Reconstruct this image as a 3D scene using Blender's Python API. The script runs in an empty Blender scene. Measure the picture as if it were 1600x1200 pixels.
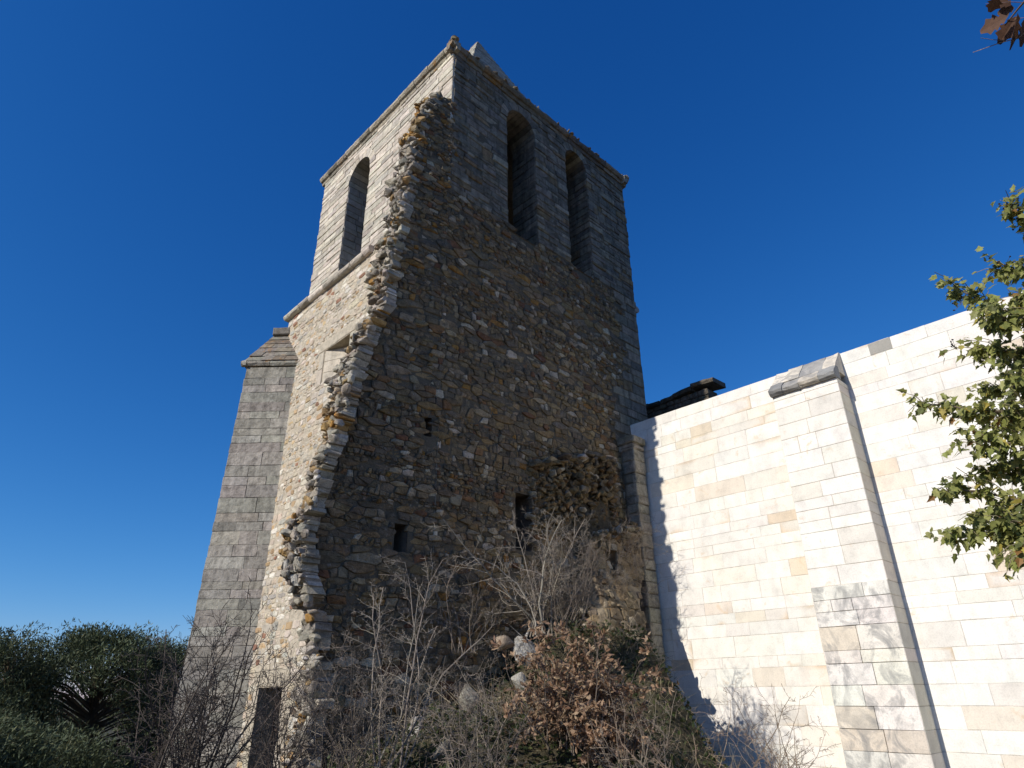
import bpy, bmesh, math, random
import numpy as np
from mathutils import Vector, Matrix, geometry, noise as mnoise

# ------------------------------------------------------------------ camera
scene = bpy.context.scene
COL = scene.collection
f_px = 1011.42
th, ro, az = math.radians(25.5034), math.radians(.67383), math.radians(-44.0866)
Ba = np.array([math.cos(az), -math.sin(az), 0]); Aa = np.array([math.sin(az), math.cos(az), 0]); Za = np.array([0, 0, 1.])
F0 = np.array([0, math.cos(th), math.sin(th)]); U0 = np.array([0, -math.sin(th), math.cos(th)]); R0 = np.array([1., 0, 0])
R1 = R0*math.cos(ro)-U0*math.sin(ro); U1 = R0*math.sin(ro)+U0*math.cos(ro)
M3 = np.array([Ba, Aa, Za])
RV, UV, FV = M3@R1, M3@U1, M3@F0
CAM = np.array([-7.2296, -9.5773, 1.7])
cd = bpy.data.cameras.new('camera'); cam = bpy.data.objects.new('camera', cd); COL.objects.link(cam)
cd.sensor_fit = 'HORIZONTAL'; cd.sensor_width = 36; cd.lens = f_px/1600*36
cd.clip_start = .05; cd.clip_end = 6000
cam.matrix_world = Matrix(((RV[0], UV[0], -FV[0], CAM[0]), (RV[1], UV[1], -FV[1], CAM[1]), (RV[2], UV[2], -FV[2], CAM[2]), (0, 0, 0, 1)))
scene.camera = cam

# ------------------------------------------------------------------ light
SUN_DIR = Vector((-1, .105, .61)).normalized()            # towards the sun
elev = math.asin(SUN_DIR.z); rot = math.atan2(SUN_DIR.x, SUN_DIR.y)
w = bpy.data.worlds.new('World'); scene.world = w; w.use_nodes = True
nt = w.node_tree; nt.nodes.clear()
sky = nt.nodes.new('ShaderNodeTexSky'); sky.sky_type = 'NISHITA'; sky.sun_disc = False
sky.sun_elevation = elev; sky.sun_rotation = rot; sky.altitude = 900; sky.air_density = 1.0; sky.dust_density = .15; sky.ozone_density = 4.0
sep = nt.nodes.new('ShaderNodeSeparateColor'); cmb = nt.nodes.new('ShaderNodeCombineColor')      # a deeper, cleaner blue than the stock sky
for i, (pw, kk) in enumerate(((1.8, .25), (1.08, .80), (.80, 1.80))):
    pn = nt.nodes.new('ShaderNodeMath'); pn.operation = 'POWER'; pn.inputs[1].default_value = pw
    mn = nt.nodes.new('ShaderNodeMath'); mn.operation = 'MULTIPLY'; mn.inputs[1].default_value = kk
    nt.links.new(sep.outputs[i], pn.inputs[0]); nt.links.new(pn.outputs[0], mn.inputs[0]); nt.links.new(mn.outputs[0], cmb.inputs[i])
bg = nt.nodes.new('ShaderNodeBackground'); bg.inputs['Strength'].default_value = .095
wo = nt.nodes.new('ShaderNodeOutputWorld')
nt.links.new(sky.outputs[0], sep.inputs[0]); nt.links.new(cmb.outputs[0], bg.inputs[0]); nt.links.new(bg.outputs[0], wo.inputs[0])
sd = bpy.data.lights.new('sun', 'SUN'); sd.energy = 4.8; sd.angle = math.radians(.5); sd.color = (1, .93, .82)
so = bpy.data.objects.new('sun', sd); COL.objects.link(so)
so.rotation_euler = (-SUN_DIR).to_track_quat('-Z', 'Y').to_euler(); so.location = (-20, 5, 30)
scene.view_settings.view_transform = 'Standard'; scene.view_settings.look = 'None'
scene.view_settings.exposure = 0.02; scene.view_settings.gamma = 1

rnd = random.Random(7)
def U(a, b): return rnd.uniform(a, b)

def ray(px, py):
    d = (px-800)*RV+(600-py)*UV+f_px*FV
    return d/np.linalg.norm(d)
def at(px, py, dist): return CAM+ray(px, py)*dist

# ------------------------------------------------------------------ materials
def nd(t, ty, **k):
    n = t.nodes.new(ty)
    for a, b in k.items():
        if a in n.inputs: n.inputs[a].default_value = b
        else: setattr(n, a, b)
    return n
def noise_node(t, vec, scale, detail=6, rough=.6, dist=0):
    n = nd(t, 'ShaderNodeTexNoise'); n.inputs['Scale'].default_value = scale; n.inputs['Detail'].default_value = detail
    n.inputs['Roughness'].default_value = rough; n.inputs['Distortion'].default_value = dist
    t.links.new(vec, n.inputs['Vector']); return n.outputs['Fac']
def ramp(t, fac, stops):
    r = nd(t, 'ShaderNodeValToRGB')
    while len(r.color_ramp.elements) < len(stops): r.color_ramp.elements.new(.5)
    for e, (p, c) in zip(r.color_ramp.elements, stops):
        e.position = p; e.color = c if len(c) == 4 else (*c, 1)
    t.links.new(fac, r.inputs[0]); return r.outputs[0]
def mixc(t, fac, a, b, mode='MIX'):
    m = nd(t, 'ShaderNodeMix'); m.data_type = 'RGBA'; m.blend_type = mode
    for s, v in ((0, fac), (6, a), (7, b)):
        if hasattr(v, 'default_value') or hasattr(v, 'is_linked'): t.links.new(v, m.inputs[s])
        elif s == 0: m.inputs[0].default_value = v
        else: m.inputs[s].default_value = (*v, 1)
    return m.outputs[2]
def g3(v): return (v, v, v)

def stone_mat(name, mott=.45, bump=.6, lichen=0., black=0., white=0., fine=55., coarse=7., tanpatch=0., rough=.92, streak=0., swirl=0.):
    m = bpy.data.materials.new(name); m.use_nodes = True; t = m.node_tree; t.nodes.clear()
    out = nd(t, 'ShaderNodeOutputMaterial'); p = nd(t, 'ShaderNodeBsdfPrincipled'); t.links.new(p.outputs[0], out.inputs[0])
    p.inputs['Roughness'].default_value = rough; p.inputs['Specular IOR Level'].default_value = .2
    tc = nd(t, 'ShaderNodeTexCoord').outputs['Object']
    at_ = nd(t, 'ShaderNodeAttribute'); at_.attribute_name = 'Col'
    c = at_.outputs['Color']
    n1 = noise_node(t, tc, coarse, 8, .65); n2 = noise_node(t, tc, fine, 5, .7)
    c = mixc(t, 1., c, ramp(t, n1, [(.3, g3(1-mott)), (.5, g3(1.)), (.72, g3(1+mott*.55))]), 'MULTIPLY')
    c = mixc(t, 1., c, ramp(t, n2, [(.32, g3(1-mott*.8)), (.5, g3(1.)), (.7, g3(1+mott*.4))]), 'MULTIPLY')
    if streak:
        mp = nd(t, 'ShaderNodeMapping'); mp.inputs['Scale'].default_value = (3, 3, .35); t.links.new(tc, mp.inputs[0])
        ns = noise_node(t, mp.outputs[0], 1.6, 6, .6)
        c = mixc(t, 1., c, ramp(t, ns, [(.38, g3(1-streak)), (.56, g3(1.))]), 'MULTIPLY')
    if swirl:
        mp = nd(t, 'ShaderNodeMapping'); mp.inputs['Scale'].default_value = (1, 1.0, .8); t.links.new(tc, mp.inputs[0])
        ns = noise_node(t, mp.outputs[0], 2.3, 9, .62, 1.6); nm = noise_node(t, tc, 1.3, 3, .5)
        c = mixc(t, mixc(t, 1., ramp(t, ns, [(.46, g3(0)), (.56, g3(swirl*.6)), (.70, g3(swirl))]), ramp(t, nm, [(.34, g3(.12)), (.52, g3(1))]), 'MULTIPLY'), c, (.20, .205, .21))
    if tanpatch:
        n = noise_node(t, tc, 3.1, 6, .7, .6)
        c = mixc(t, ramp(t, n, [(.60, g3(0)), (.70, g3(tanpatch))]), c, (.60, .44, .27))
    if white:
        n = noise_node(t, tc, 9, 7, .75)
        c = mixc(t, ramp(t, n, [(.57, g3(0)), (.68, g3(white))]), c, (.50, .48, .44))
    if black:
        n = noise_node(t, tc, 4.3, 8, .75, .4)
        c = mixc(t, ramp(t, n, [(.52, g3(0)), (.66, g3(black))]), c, (.06, .057, .052))
    if lichen:
        n = noise_node(t, tc, 2.7, 9, .72, .5); nb = noise_node(t, tc, .5, 3, .5)
        f = ramp(t, n, [(.56, g3(0)), (.63, g3(1))]); fb = ramp(t, nb, [(.45, g3(0)), (.6, g3(lichen))])
        c = mixc(t, mixc(t, 1., f, fb, 'MULTIPLY'), c, (.36, .19, .05))
    t.links.new(c, p.inputs['Base Color'])
    h = nd(t, 'ShaderNodeMath', operation='ADD'); t.links.new(n2, h.inputs[0])
    h2 = nd(t, 'ShaderNodeMath', operation='MULTIPLY'); t.links.new(n1, h2.inputs[0]); h2.inputs[1].default_value = 2.2
    t.links.new(h2.outputs[0], h.inputs[1])
    b = nd(t, 'ShaderNodeBump'); b.inputs['Strength'].default_value = bump; b.inputs['Distance'].default_value = .035
    t.links.new(h.outputs[0], b.inputs['Height']); t.links.new(b.outputs[0], p.inputs['Normal'])
    return m

def leaf_mat(name, trans=.42, rough=.55, var=.5):
    m = bpy.data.materials.new(name); m.use_nodes = True; t = m.node_tree; t.nodes.clear()
    out = nd(t, 'ShaderNodeOutputMaterial'); p = nd(t, 'ShaderNodeBsdfPrincipled')
    p.inputs['Roughness'].default_value = rough; p.inputs['Specular IOR Level'].default_value = .35
    at_ = nd(t, 'ShaderNodeAttribute'); at_.attribute_name = 'Col'
    tc = nd(t, 'ShaderNodeTexCoord').outputs['Object']
    c = mixc(t, 1., at_.outputs['Color'], ramp(t, noise_node(t, tc, 45, 4, .6), [(.3, g3(1-var*.6)), (.7, g3(1+var*.5))]), 'MULTIPLY')
    t.links.new(c, p.inputs['Base Color'])
    tr = nd(t, 'ShaderNodeBsdfTranslucent'); t.links.new(c, tr.inputs[0])
    mx = nd(t, 'ShaderNodeMixShader'); mx.inputs[0].default_value = trans
    t.links.new(p.outputs[0], mx.inputs[1]); t.links.new(tr.outputs[0], mx.inputs[2]); t.links.new(mx.outputs[0], out.inputs[0])
    return m

MAT = dict(
    rubble=stone_mat('rubble_stone', .5, .75, lichen=.55, black=.45, white=.35),
    litrubble=stone_mat('pointed_rubble_stone', .28, .5, lichen=.12, white=.25),
    ashlar=stone_mat('weathered_ashlar_stone', .42, .6, lichen=.12, black=.45, streak=.35),
    litashlar=stone_mat('pale_ashlar_stone', .25, .5, black=.12, streak=.15),
    grey=stone_mat('grey_buttress_stone', .42, .7, black=.4, white=.2, fine=75, streak=.25),
    cap=stone_mat('lichen_cap_stone', .45, .8, lichen=1., black=.5),
    white=stone_mat('white_limestone', .16, .15, tanpatch=.5, streak=.05, coarse=3.0, fine=40, rough=.85),
    stained=stone_mat('stained_limestone', .22, .3, coarse=3.0, fine=40, swirl=.85),
    ruin=stone_mat('ruin_core_stone', .5, .9, lichen=.4, black=.35, white=.2),
    rag=stone_mat('broken_rubble_stone', .4, .8, lichen=.35, black=.12, white=.2),
    mortar=stone_mat('lime_mortar', .35, .7, black=.2),
    bark=stone_mat('twig_bark', .3, .3, fine=90, coarse=20),
    iron=stone_mat('rusty_iron', .4, .3),
    soil=stone_mat('soil', .5, .9, coarse=2.5, fine=20),
    leaf=leaf_mat('green_leaf'), dryleaf=leaf_mat('dry_leaf', .3, .7), needle=leaf_mat('evergreen_spray', .15, .7),
)

# ------------------------------------------------------------------ mesh builder
class MB:
    def __init__(s): s.v = []; s.f = []; s.c = []; s.n = 0
    def add(s, verts, faces, col):
        verts = np.asarray(verts, float); k = len(verts)
        s.v.append(verts); n = s.n
        s.f.extend([tuple(i+n for i in fc) for fc in faces])
        col = np.asarray(col, float)
        s.c.append(np.tile(col, (k, 1)) if col.ndim == 1 else col)
        s.n += k
    def build(s, name, mat, parent=None, smooth=False):
        me = bpy.data.meshes.new(name)
        V = np.concatenate(s.v); C = np.concatenate(s.c)
        loc = np.array(parent['_base']) if parent is not None else np.zeros(3)
        me.from_pydata((V-loc).tolist(), [], s.f)
        a = me.color_attributes.new('Col', 'FLOAT_COLOR', 'POINT')
        a.data.foreach_set('color', np.concatenate([np.clip(C, 0, 1), np.ones((len(C), 1))], 1).astype(np.float32).ravel())
        if smooth: me.polygons.foreach_set('use_smooth', [True]*len(me.polygons))
        me.materials.append(MAT[mat] if isinstance(mat, str) else mat)
        o = bpy.data.objects.new(name, me); COL.objects.link(o)
        if parent is not None:
            top = parent
            o.parent = parent
            o['_base'] = parent['_base']
        else: o['_base'] = (0., 0., 0.)
        return o
def tag(o, label=None, cat=None, group=None, kind=None):
    if label: o['label'] = label
    if cat: o['category'] = cat
    if group: o['group'] = group
    if kind: o['kind'] = kind
    return o
def empty(name, loc, label, cat, group=None):
    o = bpy.data.objects.new(name, None); COL.objects.link(o); o.location = loc; o['_base'] = tuple(float(x) for x in loc)
    o.empty_display_size = .3
    return tag(o, label, cat, group)

class Frame:
    def __init__(s, O, eu, ev, en, bend=None):
        s.O, s.eu, s.ev, s.en = [np.array(x, float) for x in (O, eu, ev, en)]; s.bend = bend
    def p(s, uvn):
        uvn = np.asarray(uvn, float); n = uvn[:, 2]
        if s.bend: n = n+s.bend(uvn[:, 0], uvn[:, 1])
        return s.O+uvn[:, :1]*s.eu+uvn[:, 1:2]*s.ev+n[:, None]*s.en

def jcol(c, v=.18, h=.03):
    k = U(1-v, 1+v)
    return [max(.01, x*k*(1+U(-h, h))) for x in c]
def pick(pal):
    r = rnd.random()*sum(p[0] for p in pal)
    for wt, c in pal:
        r -= wt
        if r <= 0: return jcol(c)
    return jcol(pal[-1][1])

def pickw(pal):
    r = rnd.random()*sum(p[0] for p in pal)
    for wt, c in pal:
        r -= wt
        if r <= 0: return jcol(c, .06, .012)
    return jcol(pal[-1][1], .05, .01)

# one stone: a rounded irregular polygon standing proud of the wall
def stone(mb, fr, poly, base, proud, col, gap=.01, chaikin=True, tilt=.02, rough=.012, bev=(.008, .022)):
    P = np.array(poly, float); ctr = P.mean(0); sz = max(.03, min(np.ptp(P[:, 0]), np.ptp(P[:, 1])))
    if chaikin:
        Q = np.roll(P, -1, 0); r = U(.04, .13)
        P = np.stack([P*(1-r)+Q*r, P*r+Q*(1-r)], 1).reshape(-1, 2)
    P = ctr+(P-ctr)*max(.55, 1-2*gap/sz)
    n = len(P)
    tx, ty = U(-tilt, tilt)/.2, U(-tilt, tilt)/.2
    d = P-ctr
    tl = lambda D: D[:, 0]*tx*.5+D[:, 1]*ty
    jit = np.array([[U(-1, 1), U(-1, 1)] for _ in range(n)])*rough*.6
    r0 = np.c_[P, np.full(n, base)]
    r1 = np.c_[P+jit, np.array([proud-U(.006, .018) for _ in range(n)])+tl(d)]
    s2 = max(.6, 1-2*U(*bev)/sz); D2 = d*s2
    r2 = np.c_[ctr+D2+jit, proud+tl(D2)+np.array([U(-rough, rough) for _ in range(n)])]
    c = np.array([[ctr[0]+U(-.2, .2)*sz, ctr[1]+U(-.2, .2)*sz, proud+U(-.3, 1)*rough]])
    V = fr.p(np.concatenate([r0, r1, r2, c]))
    F = []
    for i in range(n):
        j = (i+1) % n
        F += [(i, j, n+j, n+i), (n+i, n+j, 2*n+j, 2*n+i), (2*n+i, 2*n+j, 3*n)]
    mb.add(V, F, col)

def block(mb, fr, u0, u1, v0, v1, base, proud, col, gap=.005, jit=.004, bev=.008, tilt=.0, ec=None):
    P = np.array([(u0+gap, v0+gap), (u1-gap, v0+gap), (u1-gap, v1-gap), (u0+gap, v1-gap)])
    P = P+np.array([[U(-jit, jit), U(-jit, jit)] for _ in range(4)])
    # extra points along the long edges, so that edges of old blocks are not straight
    L = []
    for i in range(4):
        a, b = P[i], P[(i+1) % 4]; k = max(1, int(np.linalg.norm(b-a)/.16)) if jit > .003 else 1
        for q in range(k):
            p = a+(b-a)*q/k
            if q: p = p+np.array([U(-jit, jit), U(-jit, jit)])
            L.append(p)
    P = np.array(L); n = len(P); c = P.mean(0); d = P-c
    ins = np.sign(d)*bev
    t1, t2 = U(-tilt, tilt), U(-tilt, tilt)
    V = np.concatenate([np.c_[P, np.full(n, base)], np.c_[P, np.full(n, proud-bev)+d@np.array([t1, t2])],
                        np.c_[P-ins, np.full(n, proud)+d@np.array([t1, t2])]])
    F = []
    for i in range(n):
        j = (i+1) % n
        F += [(i, j, n+j, n+i), (n+i, n+j, 2*n+j, 2*n+i)]
    if ec is None:
        F.append(tuple(range(2*n, 3*n))); mb.add(fr.p(V), F, col); return
    # a rind of another colour round the face of the block
    ins2 = np.minimum(np.abs(d)*.6, U(.03, .11))*np.sign(d); jj = np.array([[U(-.02, .02), U(-.012, .012)] for _ in range(n)])
    V = np.concatenate([V, np.c_[P-ins-ins2+jj, np.full(n, proud)]])
    for i in range(n):
        j = (i+1) % n; F.append((2*n+i, 2*n+j, 3*n+j, 3*n+i))
    F.append(tuple(range(3*n, 4*n)))
    cs = P[rnd.randrange(n)]; ds = np.linalg.norm(P-cs, axis=1); rr = U(.25, .9)*ds.max()
    tt = np.clip(1.15-ds/rr, 0, 1)*np.array([U(.4, 1) for _ in range(n)])
    ring = np.array(col)*(1-tt[:, None])+np.array(ec)*tt[:, None]
    cm = np.concatenate([ring, ring, ring, np.array(col)*(1-tt[:, None]*.25)+np.array(ec)*tt[:, None]*.25])
    mb.add(fr.p(V), F, cm)

def course_heights(v0, v1, h):
    vs = [v0]
    while vs[-1] < v1-h[0]*.6: vs.append(vs[-1]+U(*h))
    vs = np.array(vs); return v0+(vs-v0)*(v1-v0)/(vs[-1]-v0)

def coursed(mb, fr, segs_at, v0, v1, h, wd, colf, proud=(.0, .012), base=-.07, heights=None, rind=0, **kw):
    hs_ = course_heights(v0, v1, h) if heights is None else heights
    for va, vb in zip(hs_[:-1], hs_[1:]):
        for ua, ub in segs_at((va+vb)/2, va, vb):
            u = ua; us = [ua]
            while u < ub-wd[0]*.7:
                u += U(*wd)*(.7+.6*min(1, (vb-va)/h[1])); us.append(u)
            if len(us) < 2: us = [ua, ub]
            us = np.array(us); us = ua+(us-ua)*(ub-ua)/(us[-1]-ua) if us[-1] > ua else us
            for a, b in zip(us[:-1], us[1:]):
                c_ = colf((a+b)/2, (va+vb)/2); e_ = None
                if rind and rnd.random() < rind: e_ = jcol((.62, .49, .34), .1)
                block(mb, fr, a, b, va, vb, base, U(*proud), c_, ec=e_, **kw)

# power diagram of jittered rows of seeds: the outlines of random rubble
ASP = 2.2
def rubble(mb, fr, u0, u1, v0, v1, keep, colf, hr=(.09, .25), asp=(1.1, 2.5), proud=(.0, .05), gap=.011, base=-.09, tilt=.02, rough=.012, rows=False):
    S, W = [], []
    v = v0
    while v < v1:
        rt = rnd.random(); ja, aa = .18, asp
        if rows and rt < .28: h = U(.10, .19); ja, aa = .16, (2.2, 4.6)     # a row of flat slabs
        elif rt < .45: h = U(hr[0]*.8, hr[0]*1.4)                               # a row of chips
        else: h = U(*hr)
        u = u0-U(0, .4); ph, ph2 = U(0, 6), U(0, 6)
        while u < u1+.2:
            wd_ = h*U(*aa)
            S.append(((u+wd_/2)/ASP, v+h/2+U(-.3, .3)*h*ja*1.2+.035*math.sin(u*1.3+ph)+.018*math.sin(u*3.1+ph2)))
            W.append((h*U(.1, .7))**2*.42)
            u += wd_
        v += h*.93
    S = np.array(S); W = np.array(W); N = len(S); K = min(22, N-1)
    idx = np.zeros((N, K), int)
    for a in range(0, N, 400):
        d = ((S[a:a+400, None, :]-S[None])**2).sum(2)
        nn = np.argpartition(d, K, 1)[:, :K+1]
        for r in range(nn.shape[0]):
            q = [j for j in nn[r] if j != a+r]; idx[a+r] = q[:K]
    cnt = 0
    for i in range(N):
        p = S[i]
        if not (u0-.3 < p[0]*ASP < u1+.3 and v0-.2 < p[1] < v1+.2): continue
        if not keep(p[0]*ASP, p[1]): continue
        poly = [(p[0]-.22, p[1]-.17), (p[0]+.22, p[1]-.17), (p[0]+.22, p[1]+.17), (p[0]-.22, p[1]+.17)]
        b_ = [(1, 0, u1/ASP), (-1, 0, -u0/ASP), (0, 1, v1), (0, -1, -v0)]
        for j in idx[i]:
            q = S[j]; nx, ny = q[0]-p[0], q[1]-p[1]
            dd = ((q[0]**2+q[1]**2-W[j])-(p[0]**2+p[1]**2-W[i]))/2
            b_.append((nx, ny, dd))
        for nx, ny, dd in b_:
            out = []; m = len(poly)
            if not m: break
            sd_ = [nx*x+ny*y-dd for x, y in poly]
            for k in range(m):
                a, c = sd_[k], sd_[(k+1) % m]
                if a <= 0: out.append(poly[k])
                if (a < 0 < c) or (c < 0 < a):
                    t = a/(a-c); x0, y0 = poly[k]; x1, y1 = poly[(k+1) % m]
                    out.append((x0+(x1-x0)*t, y0+(y1-y0)*t))
            poly = out
        if len(poly) < 3: continue
        P = np.array(poly)*np.array([ASP, 1.]); 
        # drop near-duplicate corners
        Q = [P[0]]
        for x in P[1:]:
            if np.linalg.norm(x-Q[-1]) > .015: Q.append(x)
        if len(Q) < 3: continue
        P = np.array(Q)
        if np.ptp(P[:, 0]) < .03 or np.ptp(P[:, 1]) < .03: continue
        c = P.mean(0)
        stone(mb, fr, P, base, U(*proud), colf(c[0], c[1]), gap, True, tilt, rough); cnt += 1
    return cnt

def panel(mb, fr, outer, holes, n, col):
    polys = [[Vector((u, v, 0)) for u, v in outer]]+[[Vector((u, v, 0)) for u, v in h] for h in holes]
    tri = geometry.tessellate_polygon(polys)
    flat = [p for q in polys for p in q]
    mb.add(fr.p(np.array([(p.x, p.y, n) for p in flat])), [tuple(t) for t in tri], col)

# rock prototypes (convex hulls of scattered points)
ROCKS = []
for k in range(36):
    bm = bmesh.new(); rr = random.Random(100+k)
    for i in range(rr.randint(10, 18)):
        v = Vector([rr.gauss(0, 1) for _ in range(3)]).normalized()
        q = 3.5; nrm = (abs(v.x)**q+abs(v.y)**q+abs(v.z)**q)**(1/q)
        bm.verts.new(v/nrm*rr.uniform(.75, 1.05))
    r_ = bmesh.ops.convex_hull(bm, input=bm.verts)
    bmesh.ops.delete(bm, geom=[g for g in r_['geom_interior'] if isinstance(g, bmesh.types.BMVert)], context='VERTS')
    bmesh.ops.bevel(bm, geom=bm.edges[:], offset=.09, segments=1, affect='EDGES')
    bm.verts.index_update()
    ROCKS.append((np.array([v.co[:] for v in bm.verts]), [tuple(v.index for v in fc.verts) for fc in bm.faces])); bm.free()
def rock(mb, c, size, col, tilt=.25, rz=None):
    V, F = rnd.choice(ROCKS)
    m = Matrix.Rotation(U(0, 6.28) if rz is None else rz, 3, 'Z') @ Matrix.Rotation(U(-tilt, tilt), 3, 'X') @ Matrix.Rotation(U(-tilt, tilt), 3, 'Y')
    V = (V*np.array(size)) @ np.array(m).T + np.array(c)
    mb.add(V, F, col)

def boxm(mb, lo, hi, col):
    x0, y0, z0 = lo; x1, y1, z1 = hi
    V = [(x0, y0, z0), (x1, y0, z0), (x1, y1, z0), (x0, y1, z0), (x0, y0, z1), (x1, y0, z1), (x1, y1, z1), (x0, y1, z1)]
    mb.add(V, [(0, 3, 2, 1), (4, 5, 6, 7), (0, 1, 5, 4), (1, 2, 6, 5), (2, 3, 7, 6), (3, 0, 4, 7)], col)

def arch_pts(uc, w_, v0, vs, n=14):
    r = w_/2
    return [(uc-r, v0), (uc+r, v0)]+[(uc+r*math.cos(math.pi*i/n), vs+r*math.sin(math.pi*i/n)) for i in range(n+1)]
def arch_half(o, v, extra=0.):
    uc, w_, v0, vs = o
    if v < v0 or v > vs+w_/2+extra: return 0
    if v <= vs: return w_/2
    r = w_/2+extra
    return math.sqrt(max(0, r*r-(v-vs)**2))

# ------------------------------------------------------------------ palettes (stone colours; the dark ones have the tower's shade worked in)
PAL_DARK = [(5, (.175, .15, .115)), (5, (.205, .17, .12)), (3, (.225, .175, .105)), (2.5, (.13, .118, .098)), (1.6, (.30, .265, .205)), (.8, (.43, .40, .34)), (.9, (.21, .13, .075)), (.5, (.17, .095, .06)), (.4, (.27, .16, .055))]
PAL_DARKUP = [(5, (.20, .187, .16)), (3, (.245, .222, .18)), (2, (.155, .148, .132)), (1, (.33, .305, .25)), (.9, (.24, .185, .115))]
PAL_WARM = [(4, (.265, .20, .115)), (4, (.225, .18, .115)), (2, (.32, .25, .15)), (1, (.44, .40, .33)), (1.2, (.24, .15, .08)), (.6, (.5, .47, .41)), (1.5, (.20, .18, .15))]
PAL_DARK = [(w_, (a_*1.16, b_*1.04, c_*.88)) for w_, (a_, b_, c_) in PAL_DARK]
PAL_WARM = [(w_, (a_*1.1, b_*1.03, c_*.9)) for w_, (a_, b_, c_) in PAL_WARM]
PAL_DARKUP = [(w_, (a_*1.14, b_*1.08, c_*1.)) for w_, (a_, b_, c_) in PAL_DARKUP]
PAL_LIT = [(4, (.50, .43, .33)), (4, (.54, .48, .39)), (2, (.62, .58, .50)), (1.6, (.48, .36, .22)), (.8, (.44, .31, .18)), (.3, (.27, .15, .10)), (1.2, (.40, .38, .33))]
PAL_LITASH = [(5, (.53, .48, .40)), (4, (.58, .53, .445)), (2, (.46, .425, .36)), (1, (.62, .56, .46))]
PAL_GREY = [(5, (.39, .365, .32)), (4, (.42, .395, .345)), (2, (.355, .335, .295))]
PAL_RAG = [(5, (.40, .355, .285)), (4, (.33, .30, .25)), (3, (.46, .42, .35)), (1.0, (.40, .27, .13)), (1, (.5, .47, .42)), (1, (.25, .22, .18)), (.45, (.40, .22, .07))]
PAL_WHITE = [(14, (.79, .765, .705)), (7, (.77, .75, .70)), (3, (.76, .725, .65)), (1.4, (.71, .68, .62)), (1.7, (.73, .67, .57)), (1.0, (.68, .59, .47))]

# ------------------------------------------------------------------ the bell tower
W, L, LL = 7.4, 6.85, 8.05
ZT = 17.5
tower = empty('bell_tower', (0, 0, 0), 'tall square stone bell tower with arched openings, broken wall edge, shaded rubble side', 'bell tower')
EX, EY, EZ = np.array([1., 0, 0]), np.array([0, 1., 0]), np.array([0, 0, 1.])
ragz = np.array([-.6, 1.2, 1.9, 2.6, 3.4, 4.1, 5.2, 6.1, 7.46, 8.8, 10.27, 11.8, 13.75, 15.0, 15.6])
ragx = np.array([-2.1, -2.0, -1.94, -2.05, -2.36, -2.46, -2.28, -2.03, -1.83, -1.40, -1.28, -1.06, -.90, -.62, -.22])
def xe(z): return np.interp(z, ragz, ragx)
def bend(u, v): return -.135*np.maximum(0, -u)
frS = Frame((0, 0, 0), EX, EZ, -EY, bend)          # shaded face, u = x
frL = Frame((0, 0, 0), -EY, EZ, -EX)               # sunlit face, u = -y
ST = 12.62                                          # string course level
win_s = [(2.53, 1.10, 12.42, 16.42), (4.93, .98, 12.50, 16.62)]
win_l = [(-4.52, 1.22, 12.72, 16.10)]
rect_s = [(-.30, -.13, 6.22, 6.62), (-.78, -.52, 3.95, 4.45), (2.12, 2.62, 4.35, 5.55)]   # putlog holes and the hollow beside the springer

def open_s(v): return [(o[0]-arch_half(o, v, .26), o[0]+arch_half(o, v, .26)) for o in win_s if arch_half(o, v, .26) > .02]
def open_l(v): return [(o[0]-arch_half(o, v, .26), o[0]+arch_half(o, v, .26)) for o in win_l if arch_half(o, v, .26) > .02]
def cut(segs, holes):
    for a, b in holes:
        new = []
        for x, y in segs:
            if b <= x or a >= y: new.append((x, y)); continue
            if a-x > .05: new.append((x, a))
            if y-b > .05: new.append((b, y))
        segs = new
    return segs

# shaded face: ashlar above, rubble below, large quoins down the far edge
vb_noise = lambda u: 12.35+.18*math.sin(u*2.3)+.1*math.sin(u*5.1+1)
mb = MB()
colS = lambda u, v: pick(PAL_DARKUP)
def segs_up(vm, va, vb):
    left = .05
    return cut([(left, W+U(-.015, .03))], open_s(vm))
ups = course_heights(12.6, ZT, (.10, .25))
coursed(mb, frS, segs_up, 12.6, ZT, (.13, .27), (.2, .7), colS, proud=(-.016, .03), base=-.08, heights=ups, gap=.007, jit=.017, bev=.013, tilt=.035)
qh = course_heights(7.6, 12.6, (.2, .36)); qx = [U(6.25, 6.85)-(.5 if z < 9.3 else 0) for z in qh]
def xq(v):
    i = int(np.clip(np.searchsorted(qh, v)-1, 0, len(qh)-2)); return qx[i] if v > 7.6 else 9.
for i in range(len(qh)-1):
    coursed(mb, frS, lambda vm, a, b: [(qx[i], W+U(-.015, .03))], qh[i], qh[i+1], (.2, .36), (.4, .8), lambda u, v: pick(PAL_DARKUP+[(3, (.30, .26, .19))]), proud=(-.005, .02), heights=[qh[i], qh[i+1]], gap=.008, jit=.01, bev=.014)
ashlar_s = mb.build('ashlar_face', 'ashlar', tower)
mb = MB()
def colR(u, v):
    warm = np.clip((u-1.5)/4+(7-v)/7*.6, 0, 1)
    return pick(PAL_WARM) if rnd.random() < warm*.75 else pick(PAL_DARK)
def keepS(u, v):
    if u < xe(v)+.04+.10*mnoise.noise(Vector((v*3.1, 4., 1.))): return False
    if u > .06 and v > 12.62: return u < .35 and v < 15.4 and rnd.random() < .35
    if u > .1 and v > 12.58: return False
    if v > 15.45+.1*math.sin(u*20): return False
    if u > xq(v)-.03: return False
    if v > 12.3 and any(a+.1 < u < b-.1 for a, b in open_s(12.55)): return False
    for a, b, c, d in rect_s:
        if a-.03 < u < b+.03 and c-.03 < v < d+.03: return False
    return True
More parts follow.
